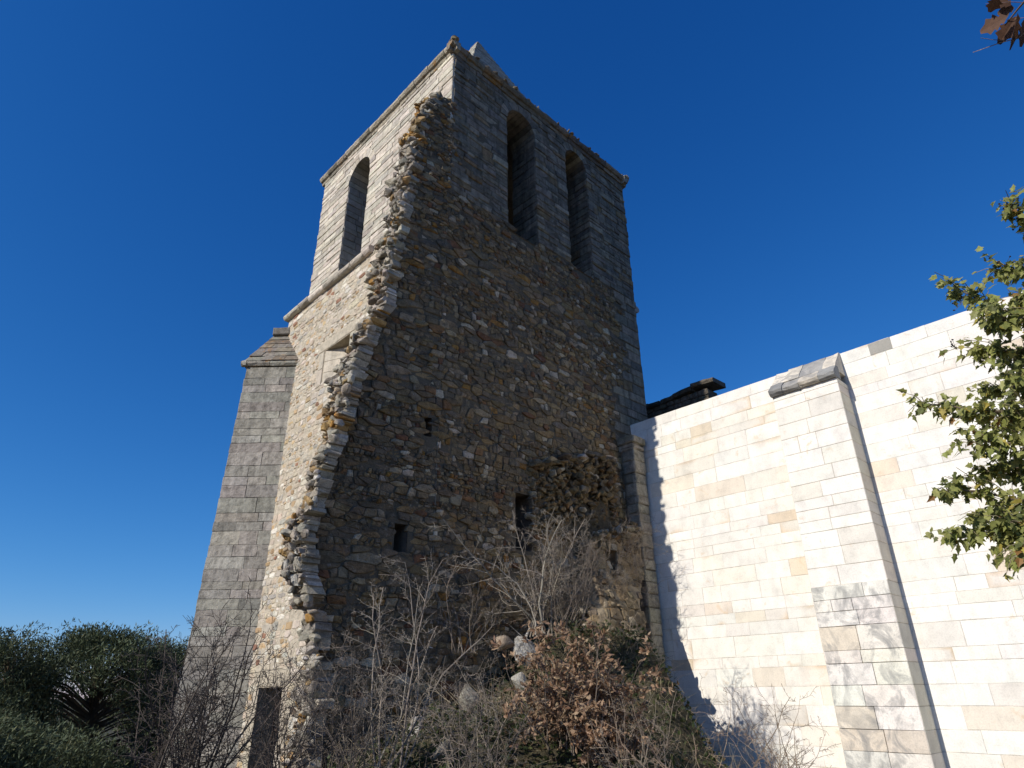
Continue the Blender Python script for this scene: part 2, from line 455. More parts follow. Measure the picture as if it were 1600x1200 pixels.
nst = rubble(mb, frS, -2.75, 7.42, -.4, 15.7, keepS, colR, hr=(.05, .165), asp=(1.1, 2.8), proud=(-.02, .034), gap=.005, tilt=.03, rough=.010, rows=True)
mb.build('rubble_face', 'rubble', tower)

# sunlit face
mb = MB()
def segs_l(vm, va, vb): return cut([(-L-U(-.01, .02), -.0)], open_l(vm))
coursed(mb, frL, segs_l, ST+.06, ZT, (.14, .26), (.3, .8), lambda u, v: pick(PAL_LITASH), proud=(-.010, .016), heights=course_heights(ST+.06, ZT, (.11, .22)), gap=.006, jit=.012, bev=.010, tilt=.018)
mb.build('ashlar_face', 'litashlar', tower)
mb = MB()
slit = (-5.30, -3.98, 9.25, 10.28)
door = (-6.42, -5.24, -.4, 1.87)
def in_r(r, u, v, m): return r[0]-m < u < r[1]+m and r[2]-m < v < r[3]+m
def keepL(u, v):
    if in_r((slit[0]-.3, slit[1]+.2, slit[2], slit[3]+.36), u, v, 0): return False
    if in_r((door[0]-.3, door[1]+.25, door[2], door[3]+.42), u, v, 0): return False
    return u < -.02
rubble(mb, frL, -LL, 0, -.4, ST-.1, keepL, lambda u, v: pick(PAL_LIT), hr=(.09, .23), asp=(1.2, 2.8), proud=(-.014, .010), gap=.012, tilt=.012, rough=.007)
# dressed blocks round the recess and the door
for (a, b, c, d) in [(slit[0]-.33, slit[1]+.22, slit[3]+.01, slit[3]+.30), (slit[0]-.32, slit[0]-.01, slit[2]-.02, slit[2]+.5), (slit[0]-.26, slit[0]-.01, slit[2]+.5, slit[3]),
                     (slit[1]+.01, slit[1]+.25, slit[2], slit[3]), (door[0]-.34, door[1]+.28, door[3]+.01, door[3]+.42),
                     (door[0]-.3, door[0]-.01, -.4, .5), (door[0]-.36, door[0]-.01, .5, 1.2), (door[0]-.28, door[0]-.01, 1.2, 1.87),
                     (door[1]+.01, door[1]+.3, -.4, .6), (door[1]+.01, door[1]+.26, .6, 1.87)]:
    block(mb, frL, a, b, c, d, -.08, .006, jcol((.47, .42, .335), .08), gap=.008, jit=.010, bev=.006)
mb.build('rubble_face', 'litrubble', tower)

# wall bodies behind the stones
mb = MB()
hole_s = [arch_pts(o[0], o[1], o[2], o[3]) for o in win_s]
rc = lambda r: [(r[0], r[2]), (r[1], r[2]), (r[1], r[3]), (r[0], r[3])]
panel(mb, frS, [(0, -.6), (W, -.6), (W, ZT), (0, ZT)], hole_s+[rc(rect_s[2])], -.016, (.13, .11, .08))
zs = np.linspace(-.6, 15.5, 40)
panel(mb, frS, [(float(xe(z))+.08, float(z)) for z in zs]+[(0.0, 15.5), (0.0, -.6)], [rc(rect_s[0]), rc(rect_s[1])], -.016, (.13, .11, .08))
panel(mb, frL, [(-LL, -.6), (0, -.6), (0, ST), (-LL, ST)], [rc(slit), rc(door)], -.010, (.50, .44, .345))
panel(mb, frL, [(-L, ST-.01), (-.0, ST-.01), (0, ZT), (-L, ZT)], [arch_pts(o[0], o[1], o[2], o[3]) for o in win_l], -.014, (.36, .32, .26))
k = (.3, .28, .24)
mb.add([(W-.03, .04, -.6), (W-.03, LL, -.6), (W-.03, LL, ZT), (W-.03, .04, ZT)], [(0, 1, 2, 3)], k)
mb.add([(0.02, LL, -.6), (W, LL, -.6), (W, LL, ST), (0.02, LL, ST)], [(0, 3, 2, 1)], k)
mb.add([(0.02, L, ST-.1), (W, L, ST-.1), (W, L, ZT), (0.02, L, ZT)], [(0, 3, 2, 1)], k)
mb.add([(0.02, L, ST+.12), (W, L, ST+.12), (W, LL, ST), (0.02, LL, ST), (0.02, L, ST-.2), (W, L, ST-.2)], [(0, 3, 2, 1), (0, 4, 3), (1, 2, 5)], k)
# pockets: the holes go a good way into the wall
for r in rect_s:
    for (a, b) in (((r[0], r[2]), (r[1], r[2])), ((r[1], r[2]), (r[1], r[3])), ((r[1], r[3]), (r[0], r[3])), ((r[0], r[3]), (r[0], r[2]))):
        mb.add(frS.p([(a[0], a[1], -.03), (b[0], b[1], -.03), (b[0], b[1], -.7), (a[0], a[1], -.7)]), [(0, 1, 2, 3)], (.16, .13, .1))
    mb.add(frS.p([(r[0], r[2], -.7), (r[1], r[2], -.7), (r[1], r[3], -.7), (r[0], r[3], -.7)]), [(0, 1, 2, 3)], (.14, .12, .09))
# belfry chamber
boxm(mb, (.9, .9, 17.2), (6.5, 5.95, 17.3), (.2, .18, .15))
boxm(mb, (.05, .06, 12.2), (W-.1, L-.05, 12.3), (.3, .27, .2))
mb.build('wall_core', 'mortar', tower)

# windows: dressed reveals, voussoirs
def window(fr, o, depth, pal, mat, parent, pal2=None):
    uc, w_, v0, vs = o; r = w_/2
    mb = MB()
    for sgn in (-1, 1):
        O = fr.O+fr.eu*(uc+sgn*r)
        f2 = Frame(O, -fr.en, fr.ev, -sgn*fr.eu)
        coursed(mb, f2, lambda vm, a, b: [(0.02, depth)], v0, vs, (.16, .3), (.3, .6), lambda u, v: pick(pal), proud=(-.004, .014), base=-.05, gap=.007, jit=.008, bev=.01, tilt=.02)
    n = 11
    for i in range(n):
        a0, a1 = math.pi*i/n+.012, math.pi*(i+1)/n-.012; r1 = r+.26+U(-.03, .04); c_ = pick(pal2 or pal); pr = U(.0, .018)
        sec = lambda rr, dd: [(uc+rr*math.cos(a), vs+rr*math.sin(a), dd) for a in (a0, a1)]
        V = fr.p(np.array(sec(r, pr)+sec(r1, pr)+sec(r, -depth)+sec(r1, -.08)))
        mb.add(V, [(0, 1, 3, 2), (0, 4, 5, 1), (0, 2, 6, 4), (1, 5, 7, 3), (2, 3, 7, 6)], c_)
    # sill
    mb.add(fr.p([(uc-r, v0+.01, .01), (uc+r, v0+.01, .01), (uc+r, v0+.05, -depth), (uc-r, v0+.05, -depth)]), [(0, 1, 2, 3)], pick(pal))
    return mb.build('window', mat, parent)
for o in win_s: window(frS, o, .95, PAL_DARKUP, 'ashlar', tower)
for o in win_l: window(frL, o, .95, PAL_GREY, 'litashlar', tower, PAL_LITASH)

# blocked window: a splayed, sunlit recess
mb = MB()
a, b, c, d = slit
V = frL.p([(a, c, -.02), (b, c, -.62), (b, d, -.62), (a, d, -.02), (b, c, -.0), (b, d, -.0)])
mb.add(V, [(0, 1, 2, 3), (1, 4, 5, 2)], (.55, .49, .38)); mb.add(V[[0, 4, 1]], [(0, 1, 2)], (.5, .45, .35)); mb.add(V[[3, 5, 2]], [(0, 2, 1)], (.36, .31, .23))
for q in range(3):
    v0_, v1_ = c+(d-c)*q/3, c+(d-c)*(q+1)/3
    sp = Frame(V[0], (V[1]-V[0])/np.linalg.norm(V[1]-V[0]), EZ, np.cross((V[1]-V[0])/np.linalg.norm(V[1]-V[0]), EZ))
    Ls = float(np.linalg.norm(V[1]-V[0])); sx = U(.4, .7)*Ls
    for (p0, p1) in ((.02, sx), (sx, Ls-.02)):
        block(mb, sp, p0, p1, v0_-c, v1_-c, -.02, .012, jcol((.58, .52, .42), .08), gap=.006, jit=.004, bev=.006)
mb.build('window_recess', 'litashlar', tower)

# doorway with an iron grille
mb = MB(); a, b, c, d = door
for (p, q) in (((a, c), (a, d)), ((a, d), (b, d)), ((b, d), (b, c)), ((b, c), (a, c))):
    mb.add(frL.p([(*p, 0), (*q, 0), (*q, -1.6), (*p, -1.6)]), [(0, 1, 2, 3)], (.33, .28, .21))
mb.add(frL.p([(a, c, -1.6), (b, c, -1.6), (b, d, -1.6), (a, d, -1.6)]), [(0, 1, 2, 3)], (.1, .09, .07))
dw = mb.build('doorway', 'litashlar', tower)
mb = MB()
for i in range(6):
    u = a+(b-a)*(i+.5)/6; p = frL.p([(u, c, -.42), (u, d, -.42)]); boxm(mb, p[0]-.012, np.array([p[0][0]+.012, p[0][1]+.012, d]), (.05, .035, .03))
for z in (.3, 1.0, 1.55): 
    p = frL.p([(a, z, -.45), (b, z, -.45)]); boxm(mb, (p[0][0]-.01, p[1][1], z-.02), (p[0][0]+.01, p[0][1], z+.02), (.05, .035, .03))
mb.build('iron_grille', 'iron', dw)

# string course and cornice
def moulding(mb, p0, p1, prof, outv, pal, seg=(.5, 1.0), jit=.012):
    p0, p1 = np.array(p0, float), np.array(p1, float); Lm = np.linalg.norm(p1-p0); d = (p1-p0)/Lm; s = 0
    while s < Lm-.05:
        e = min(Lm, s+U(*seg)); e = Lm if Lm-e < .2 else e
        j1, j2 = U(-jit, jit), U(-jit, jit); c_ = pick(pal); V = []; ks = max(2, int((e-s)/.15))
        for q in range(ks+1):
            t = s+.006+(e-s-.012)*q/ks
            V += [p0+d*t+outv*(x+j1+U(-jit, jit)*.6)+EZ*(z+j2+U(-jit, jit)*.6) for x, z in prof]
        n = len(prof); F = []
        for q in range(ks):
            for i in range(n): F.append((q*n+i, q*n+(i+1) % n, (q+1)*n+(i+1) % n, (q+1)*n+i))
        F += [tuple(range(n)), tuple(range(ks*n+n-1, ks*n-1, -1))]
        mb.add(V, F, c_); s = e
roll = [(-.05, -.105)]+[(.05+.105*math.cos(t), .105*math.sin(t)) for t in np.linspace(-1.57, 1.57, 8)]+[(-.05, .105)]
mb = MB(); moulding(mb, (0, LL+.12, ST-.06), (0, 3.2, ST-.06), roll, -EX, PAL_LITASH)
mb.build('string_course', 'litashlar', tower)
mb = MB(); moulding(mb, (W, -.02, 12.36), (W, 3.5, 12.36), roll, EX, PAL_GREY)
mb.build('string_course', 'litashlar', tower)
corn = [(-.1, -.19), (.02, -.19), (.05, -.09), (.10, -.08), (.145, -.02), (.145, .06), (-.1, .09)]
mb = MB()
moulding(mb, (0, L+.18, ZT), (0, -.18, ZT), corn, -EX, [(3, (.40, .36, .28)), (2, (.46, .42, .34)), (1, (.3, .27, .22))])
moulding(mb, (-.18, 0, ZT), (W+.18, 0, ZT), corn, -EY, PAL_DARKUP+[(2, (.22, .18, .13))], jit=.018)
moulding(mb, (W, -.18, ZT), (W, L, ZT), corn, EX, PAL_GREY)
for i in range(9): rock(mb, (-.1+U(-.06, .06), -.1+U(-.06, .1), ZT+.1+U(-.02, .05)), (U(.06, .13), U(.06, .13), U(.04, .08)), jcol((.33, .27, .17)))
for i in range(10): rock(mb, (W+.05+U(-.08, .1), -.08+U(-.08, .06), ZT+.08+U(-.03, .04)), (U(.06, .12), U(.06, .1), U(.04, .07)), jcol((.42, .38, .3)))
for i in range(70): rock(mb, (U(0, W), -.05+U(-.08, .1), ZT+.08), (U(.06, .2), U(.06, .12), U(.02, .06)), pick(PAL_DARKUP))
mb.build('cornice', 'cap', tower)
# low pyramid spire, laid in stepped courses
mb = MB(); nS = 34
for i in range(nS):
    t0, t1 = i/nS, (i+1)/nS; r0 = 2.7*(1-t0); z0, z1 = ZT+.1+6.75*t0, ZT+.1+6.75*t1
    j = U(-.02, .02); c_ = pick(PAL_GREY+[(3, (.3, .27, .2))])
    boxm(mb, (3.72-r0-.03+j, 3.42-r0-.03, z0), (3.72+r0+.03+j, 3.42+r0+.03, z1-.004), c_)
boxm(mb, (-.02, -.02, ZT+.02), (W+.02, L, ZT+.1), (.25, .22, .18))
mb.build('spire', 'cap', tower)

# broken end of the torn-off wall
mb = MB(); V = []; zz = np.arange(-.6, 15.6, .3); F = []
for z in zz:
    x = float(xe(z)); V += [(x+.10, .04-x*.135, z), (x+.06, .3, z), (x+.06, .5, z), (.08, .5, z)]
for q in range(len(zz)-1):
    for i in range(3): F.append((q*4+i, q*4+i+1, (q+1)*4+i+1, (q+1)*4+i))
F.append(tuple(range(len(zz)*4-4, len(zz)*4)))
mb.add(V, F, (.36, .30, .22))
_nz = np.vectorize(lambda a, b: .17*mnoise.noise(Vector((a*1.7, b*1.25, 3.)))+.10*mnoise.noise(Vector((a*4, b*3.1, 9.))))
def rag_bend(u, v): return -xe(v)+.03+_nz(u, v)*np.clip(.25-u*2.2, .15, 1)+.10*(-u)
frR = Frame((0, .03, 0), -EY, EZ, -EX, rag_bend)
def rag_depth(v): return (.46 if v < 9.5 else .58 if v < 13 else .60-(v-13)*.10)+.10*math.sin(v*2.1)+.07*math.sin(v*5.3)
def keepR(u, v): return -u < rag_depth(v) and v < 15.5 and u < -.07+.12*mnoise.noise(Vector((v*5, 2., 8.)))
def colRag(u, v):
    lich = mnoise.noise(Vector((u*1.5, v*.9, 5.)))
    return pick([(2, (.42, .28, .12)), (2, (.38, .30, .2)), (1, (.44, .24, .07))]) if lich > .46 else pick(PAL_RAG)
rubble(mb, frR, -1.1, .10, -.5, 15.5, keepR, colRag, hr=(.05, .23), asp=(.7, 2.0), proud=(-.07, .09), gap=.004, base=-.25, tilt=.09, rough=.03)
for i in range(330):
    z = U(-.4, 15.4); u = -U(0, 1)*rag_depth(z); p = frR.p([(u, z, U(-.02, .07))])[0]
    rock(mb, p, (U(.05, .12), U(.06, .15), U(.045, .11)), colRag(u, z), .5, U(-.8, .8))
for i in range(520):                                # bonding stones left sticking out along the corner
    z = U(-.4, 15.4); x = float(xe(z)); big = rnd.random() < .22; k_ = 1.5 if big else 1
    q = .10*mnoise.noise(Vector((z*2.3, 1., 6.)))
    rock(mb, (x+q+U(.0, .20), -x*.135+U(.03, .2), z), (U(.05, .12)*k_, U(.06, .13)*k_, U(.045, .11)*k_), pick(PAL_DARK if rnd.random() < .35 else PAL_RAG), .55, U(-.8, .8))
for i in range(60): rock(mb, (U(-.05, .10), U(.01, .1), U(12.7, 15.5)), (U(.07, .15), U(.06, .1), U(.04, .09)), pick(PAL_DARK), .2, U(-.3, .3))
for (px_, sz_) in ((15.62, .3), (15.5, .25), (15.3, .25)):
    for q in range(7): rock(mb, (U(-.45, .02), U(0, .75), px_+U(-.15, .05)), (U(.1, .25), U(.1, .2), U(.06, .13)), pick([(1, (.25, .2, .13)), (1, (.2, .17, .13)), (.5, (.38, .2, .06))]))
mb.build('broken_wall_end', 'rag', tower)

# springer of the fallen vault on the shaded face
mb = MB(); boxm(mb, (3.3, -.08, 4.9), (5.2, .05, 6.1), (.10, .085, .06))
for i in range(620):
    x = U(2.55, 5.4); t = (x-2.5)/2.9; top = 6.12+.75*min(1, t*1.3)-.25*max(0, t-.8); z = top-abs(rnd.gauss(0, .75))
    if z < 4.5: continue
    out = .34*max(0, 1-(top-z)/1.9)**.6*math.sin(min(1, t*2.2)*1.57)
    rock(mb, (x, -out*U(.2, 1)+.05, z), (U(.06, .15), U(.08, .16), U(.035, .10)), [q*.8 for q in pick(PAL_WARM)], .4)
for i in range(26):
    x = 2.6+2.8*i/25; t = (x-2.5)/2.9; z = 6.17+.75*min(1, t*1.3)-.25*max(0, t-.8)
    rock(mb, (x, -.1*math.sin(min(1, t*2.2)*1.57)-U(0, .1), z+U(-.05, .05)), (U(.12, .24), U(.16, .28), U(.05, .09)), pick(PAL_DARK), .12, U(-.3, .3))
mb.build('vault_springer', 'ruin', tower)

# diagonal buttress on the far corner
nB = np.array([-1., -1, 0])/2**.5; eB = np.array([-1., 1, 0])/2**.5
J = np.array([0, 7.05, 0.])
frB = Frame(J, -eB, EZ, nB)                        # u runs towards the tower
def bl(z): return -1.46-.022*max(0, 10.5-z)
mb = MB()
coursed(mb, frB, lambda vm, a, b: [(bl(vm)+U(-.012, .012), .5)], -.5, 10.45, (.2, .42), (.45, 1.3), lambda u, v: pick(PAL_GREY), proud=(-.005, .007), base=-.06, gap=.004, jit=.007, bev=.006, tilt=.006)
Vb = []
for z in (-.5, 10.45):
    Vb += list(frB.p([(bl(z)+.02, z, -.012), (.6, z, -.012), (.6, z, -1.6), (bl(z)+.02, z, -1.6)]))
mb.add(Vb, [(0, 1, 5, 4), (1, 2, 6, 5), (2, 3, 7, 6), (3, 0, 4, 7), (4, 5, 6, 7)], (.15, .14, .125))
bt = mb.build('buttress', 'grey', tower)
mb = MB()
dripp = [(-.05, -.07), (.03, -.07), (.075, .0), (.075, .07), (-.05, .11)]
moulding(mb, frB.p([(-1.62, 10.56, 0)])[0], frB.p([(.3, 10.56, 0)])[0], dripp, nB, PAL_GREY+[(2, (.3, .2, .1))])
moulding(mb, frB.p([(-1.5, 10.56, .1)])[0], frB.p([(-1.5, 10.56, -1.5)])[0], dripp, eB, PAL_GREY)
rows = 6
for i in range(rows):                               # sloping cap: courses stepping back and in
    t0, t1 = i/rows, (i+1)/rows
    ul0, n0 = -1.52+.42*t0, .04-.75*t0; ul1, n1 = -1.52+.42*t1, .04-.75*t1; z0, z1 = 10.64+1.25*t0, 10.64+1.25*t1
    u = ul0
    while u < .28:
        e = min(.3, u+U(.3, .6)); e = .3 if .3-e < .15 else e; j = U(-.012, .02)
        uu = ul1+(u-ul0)*(.3-ul1)/(.3-ul0); ee = ul1+(e-ul0)*(.3-ul1)/(.3-ul0)
        V = frB.p([(u, z0, n0+.05+j), (e-.008, z0, n0+.05+j), (ee-.008, z1, n1+.03+j), (uu, z1, n1+.03+j), (u, z0, -1.6), (e-.008, z0, -1.6), (ee-.008, z1, -1.6), (uu, z1, -1.6)])
        mb.add(V, [(0, 1, 2, 3), (0, 3, 7, 4), (1, 5, 6, 2), (0, 4, 5, 1), (3, 2, 6, 7)], jcol(rnd.choice([(.24, .22, .19), (.28, .26, .22), (.26, .22, .17)]))); u = e
for u, e in ((-1.12, -.55), (-.55, .0), (.0, .3)):
    block(mb, Frame(frB.p([(0, 0, -.58)])[0], -eB, EZ, nB), u, e, 11.88, 12.14, -.8, .02, jcol((.24, .22, .19)), gap=.006, jit=.012, bev=.03)
    V = frB.p([(u, 12.12, -.58), (e, 12.12, -.58), (e, 12.12, -1.4), (u, 12.12, -1.4)]); mb.add(V, [(0, 1, 2, 3)], (.22, .2, .17))
mb.build('buttress_cap', 'cap', bt)

# ------------------------------------------------------------------ the white nave wall
XW, ZW = 6.5, 8.25
nave = empty('nave_wall', (XW, -6, 0), 'long white ashlar church wall with a shallow buttress, lit by the sun', 'wall')
frN = Frame((XW, 0, 0), -EY, EZ, -EX)
nh = course_heights(-.5, ZW, (.19, .42))
def colN(u, v): return pickw(PAL_WHITE)
mb = MB()
coursed(mb, frN, lambda vm, a, b: [(-.05+U(0, .1), 4.25), (5.57, 14.5)], -.5, ZW, (.19, .42), (.36, 1.05), colN, proud=(-.002, .003), base=-.05, heights=nh, gap=.0026, jit=.0035, bev=.004, rind=.14)
block(mb, frN, 6.18, 6.62, nh[-2]-.0, ZW-.002, -.05, .006, (.33, .32, .29), gap=.003, jit=.004, bev=.004)
wb = mb.build('masonry', 'white', nave)
mb = MB(); boxm(mb, (XW+.004, -14.5, -.5), (7.35, .1, ZW-.004), (.60, .56, .49)); mb.build('wall_core', 'mortar', nave)
XB = 5.93
frNB = Frame((XB, 0, 0), -EY, EZ, -EX); frNL = Frame((XB-.03, 0, 0), -EY, EZ, -EX)
mb = MB()
def colB(u, v):
    if v < 3.55:
        r = rnd.random()
        return jcol((.42, .42, .41), .2, .01) if r < .0 else (jcol((.66, .59, .48), .06) if r < .24 else jcol((.75, .725, .66), .05))
    return pickw(PAL_WHITE[:4])
nb = [z for z in nh if z < 7.42]+[7.5]
mbs = MB()
for a, b in zip(nb[:-1], nb[1:]):
    coursed(mbs if b < 3.6 else mb, frNL if b < 3.6 else frNB, lambda vm, p, q: [(4.22, 5.6)], a, b, (.19, .43), (.4, .95), colB, proud=(0, .004), base=-.05, heights=[a, b], gap=.004, jit=.003, bev=.005)
    fs = Frame((0, -5.6, 0), EX, EZ, -EY); fs2 = Frame((0, -4.22, 0), -EX, EZ, EY)
    block(mb, fs, XB+.002-(.03 if b < 3.6 else 0), XW+.01, a, b, -.05, .003, jcol((.72, .66, .55), .06), gap=.004, jit=.003, bev=.005)
    block(mb, fs2, -XW-.01, -XB-.002+(.03 if b < 3.6 else 0), a, b, -.05, .003, jcol((.74, .7, .62), .06), gap=.004, jit=.003, bev=.005)
boxm(mb, (XB+.006, -5.594, -.5), (XW+.02, -4.226, 7.5), (.48, .43, .35))
btn = mb.build('buttress', 'white', nave)
mbs.build('stained_front', 'stained', btn)['label'] = 'grey and black stained lower stones of the buttress front'
# its sloping cap with a rolled nose
mb = MB()
def capseg(y0, y1, prof, col, j=.012):
    n = len(prof); k = max(2, int((y1-y0)/.09)); o1, o2 = U(-.012, .012), U(-.01, .01); V = []; F = []
    for q in range(k+1):
        y = y0+(y1-y0)*q/k; V += [(x+o1+U(-j, j)*(0 < i < n-2), y, z+o2+U(-j, j)*(0 < i < n-2)) for i, (x, z) in enumerate(prof)]
    for q in range(k):
        for i in range(n): F.append((q*n+i, q*n+(i+1) % n, (q+1)*n+(i+1) % n, (q+1)*n+i))
    F += [tuple(range(n)), tuple(range(k*n+n-1, k*n-1, -1))]; mb.add(V, F, col)
nose = [(XB+.04, 7.5), (XB-.06, 7.49), (XB-.12, 7.53), (XB-.14, 7.59), (XB-.10, 7.66), (XB+.0, 7.735), (XB+.07, 7.80), (XB+.2, 7.80), (XB+.2, 7.5)]
slope = [(XB+.05, 7.78), (XB+.2, 7.945), (XB+.36, 8.10), (XB+.5, 8.235), (XW+.03, 8.26), (XW+.03, 7.7), (XB+.2, 7.7)]
y = -5.62
for wd_, c_ in ((.34, (.30, .30, .29)), (.42, (.56, .51, .43)), (.36, (.33, .32, .30)), (.3, (.25, .25, .245))): capseg(y, y+wd_-.006, nose, c_); y += wd_
y = -5.61
for wd_, c_ in ((.27, (.66, .60, .5)), (.5, (.36, .35, .33)), (.34, (.62, .57, .48)), (.29, (.70, .65, .56))): capseg(y, y+wd_-.006, slope, c_); y += wd_
mb.build('buttress_cap', 'stained', btn)['label'] = 'sloping cap with a dark rolled nose'

# ------------------------------------------------------------------ ruined cross wall in the corner
def loft(mb, rings, colf, close=False):
    n = len(rings[0]); V = [p for r in rings for p in r]; F = []
    for q in range(len(rings)-1):
        for i in range(n-1): F.append((q*n+i, q*n+i+1, (q+1)*n+i+1, (q+1)*n+i))
    mb.add(V, F, np.array([colf(p) for p in V]))
pier = empty('ruined_cross_wall', (5.6, -.6, 0), 'stump of a ruined tan cross wall with a beam hole, in the corner between tower and white wall', 'ruin')
def front(z): return -.40-.55/(1+np.exp((z-3.5)*3))-.30/(1+np.exp((z-2.0)*3))
def edge_r(z): return 5.22+.80/(1+math.exp(-(z-3.75)*4))-.22*max(0, min(1, (2.4-z)/1.5))
mb = MB(); rings = []
for z in np.arange(-.4, 5.35, .06):
    xl = 2.9+1.25*max(0, min(1, (z-1.8)/2.6)) if z < 4.6 else 4.15+(z-4.6)*2.2
    xr = edge_r(z); fr_ = front(z)
    pr = []
    def side(x0, y0, x1, y1, k):
        for q in range(k): pr.append((x0+(x1-x0)*q/k, y0+(y1-y0)*q/k))
    side(xl, 0.1, xl+.1, fr_+.15, 8); side(xl+.1, fr_+.15, xl+.35, fr_, 5); side(xl+.35, fr_, xr-.12, fr_, 34); side(xr-.12, fr_, xr, fr_+.12, 4); side(xr, fr_+.12, xr+.02, .1, 9)
    R_ = []
    for x, y in pr:
        q = Vector((x*1., y*1., z*1.)); dn = .05*mnoise.fractal(q*1.4, 1., 2., 5)+.03*abs(mnoise.noise(q*6))
        hx = math.exp(-(((x-4.75)/.2)**2+((z-4.42)/.24)**2)**2)*.55+math.exp(-(((x-5.0)/.12)**2+((z-2.75)/.16)**2)**2)*.3
        R_.append((x+.05*mnoise.noise(q*2.3+Vector((5, 0, 0))), min(.1, y+dn+hx), z))
    rings.append(R_)
def colP(p):
    q = Vector(p); n = mnoise.noise(q*Vector((1.6, 1.6, 2.4))); k = 1+.35*mnoise.noise(q*5)
    c = np.array((.32, .235, .135)) if n < .1 else np.array((.36, .29, .195))
    return np.clip(c*k, .05, .8)
loft(mb, rings, colP)
frP = Frame((0, 0, 0), EX, EZ, -EY, lambda u, v: -front(v))
def keepP(u, v):
    if ((u-4.75)/.27)**2+((v-4.42)/.3)**2 < 1 or ((u-5.0)/.16)**2+((v-2.75)/.2)**2 < 1: return False
    return 3.6 < u < edge_r(v)-.10 and v < 4.75+.55*np.clip((u-4.1)/1.9, 0, 1)
rubble(mb, frP, 3.9, 6.3, -.2, 5.3, keepP, lambda u, v: pick([(4, (.27, .205, .125)), (3, (.31, .25, .165)), (1.5, (.22, .165, .105)), (.6, (.40, .35, .27))]), hr=(.12, .34), asp=(1., 1.9), proud=(-.03, .05), gap=.008, tilt=.03, rough=.02)
for i in range(110):
    t = rnd.random(); rock(mb, (4.1+1.8*t, U(-.45, .0), 4.75+.55*t+U(-.1, .1)), (U(.06, .17), U(.08, .16), U(.04, .1)), pick(PAL_WARM), .3)
for i in range(230):
    x = U(2.3, 4.7); top = 4.25-abs(x-4.3)*.75; y = -U(.0, 1.15); z = top*(1-.28*(-y))-abs(rnd.gauss(0, .5))
    rock(mb, (x, y, z), (U(.07, .22), U(.07, .18), U(.05, .13)), pick([(4, (.26, .21, .145)), (3, (.33, .28, .20)), (1, (.44, .40, .32)), (1.5, (.2, .165, .12))]), .4)
pc = mb.build('rubble_core', 'ruin', pier)
mb = MB(); fp = Frame((5.95, -.42, 0), EX, EZ, -EY); fp2 = Frame((5.95, 0, 0), -EY, EZ, -EX); fp3 = Frame((6.42, 0, 0), EY, EZ, EX)
ph = course_heights(1.5, 7.35, (.2, .34))
for a, b in zip(ph[:-1], ph[1:]):
    block(mb, fp, 0, .47, a, b, -.1, U(-.01, .015), jcol((.42, .37, .28)), gap=.007, jit=.012, bev=.02)
    block(mb, fp2, 0.05, .42, a, b, -.1, U(-.01, .01), jcol((.34, .30, .23)), gap=.007, jit=.012, bev=.02)
boxm(mb, (5.99, -.38, 1.5), (6.45, .05, 7.35), (.3, .25, .18))
for a, b, e in ((7.35, 7.5, .03), (7.5, 7.68, .09)):
    block(mb, fp, -e, .47, a, b, -.45, e, jcol((.40, .35, .26)), gap=.004, jit=.02, bev=.03)
    block(mb, fp2, 0, .42+e, a, b, -.3, e, jcol((.34, .30, .24)), gap=.004, jit=.02, bev=.03)
boxm(mb, (5.97, -.4, 7.5), (6.45, .05, 7.66), (.3, .25, .18))
mb.build('pilaster', 'ruin', pier)

# dark ruined wall rising behind the white wall
rw = empty('ruined_gable_wall', (9.3, 0, 6), 'dark rubble wall end with a projecting slab, seen over the top of the white wall', 'ruin')
mb = MB(); boxm(mb, (9.12, -1.05, 0), (9.7, 3, 9.84), (.1, .09, .075))
frG = Frame((9.1, 0, 0), -EY, EZ, -EX)
topg = lambda u: 9.98 if u > .3 else 9.85
rubble(mb, frG, -2.5, 1.1, 8, 10.1, lambda u, v: v < topg(u)-.12, lambda u, v: jcol((.13, .115, .09), .3), hr=(.12, .24), proud=(0, .07))
mb.build('masonry', 'rubble', rw)
mb = MB(); slab = [(-.6, -.06), (.14, -.07), (.17, .0), (.12, .07), (-.6, .09)]
pd = [(1, (.085, .075, .06)), (1, (.11, .095, .075))]
moulding(mb, (9.1, 2.4, 9.98), (9.1, .55, 9.82), slab, -EX, pd, seg=(.3, .7), jit=.025)
moulding(mb, (9.1, .5, 9.86), (9.1, -.62, 9.97), slab, -EX, pd, seg=(.3, .6), jit=.022)
moulding(mb, (9.1, -.6, 10.03), (9.1, -1.36, 9.98), slab, -EX, pd, seg=(1.2, 1.3), jit=.015)
mb.build('coping_slabs', 'rubble', rw)

# ------------------------------------------------------------------ ground
def mound_h(x, y):
    g = 3.0*math.exp(-((x-3.2)/2.2)**2-((y+.1)/1.7)**2)+1.2*math.exp(-((x-1.0)/2.4)**2-((y+2.2)/2.2)**2)+.9*math.exp(-((x+1.2)/1.6)**2-((y+.9)/1.7)**2)
    return -.25+g+1.45*math.exp(-((x-3.75)/.75)**2-((y+1.9)/.8)**2)+.22*mnoise.fractal(Vector((x*.7, y*.7, 2.)), 1., 2., 4)
mb = MB(); g = 0
xs = np.concatenate([[-3000, -800, -200, -60, -30, -18, -12], np.arange(-9, 6.6, .25), [8, 12, 20, 40, 90, 300, 900, 3000]])
ys = np.concatenate([[-3000, -800, -200, -60, -30, -20], np.arange(-14, 9.1, .25), [12, 18, 30, 60, 120, 300, 900, 3000]])
V = []
for x in xs:
    for y in ys:
        z = mound_h(x, y) if (-10 < x < 6.7 and -14.5 < y < 9.5) else -.25
        V.append((x, y, z))
ny = len(ys); F = [(i*ny+j, (i+1)*ny+j, (i+1)*ny+j+1, i*ny+j+1) for i in range(len(xs)-1) for j in range(ny-1)]
mb.add(V, F, (.085, .075, .045))
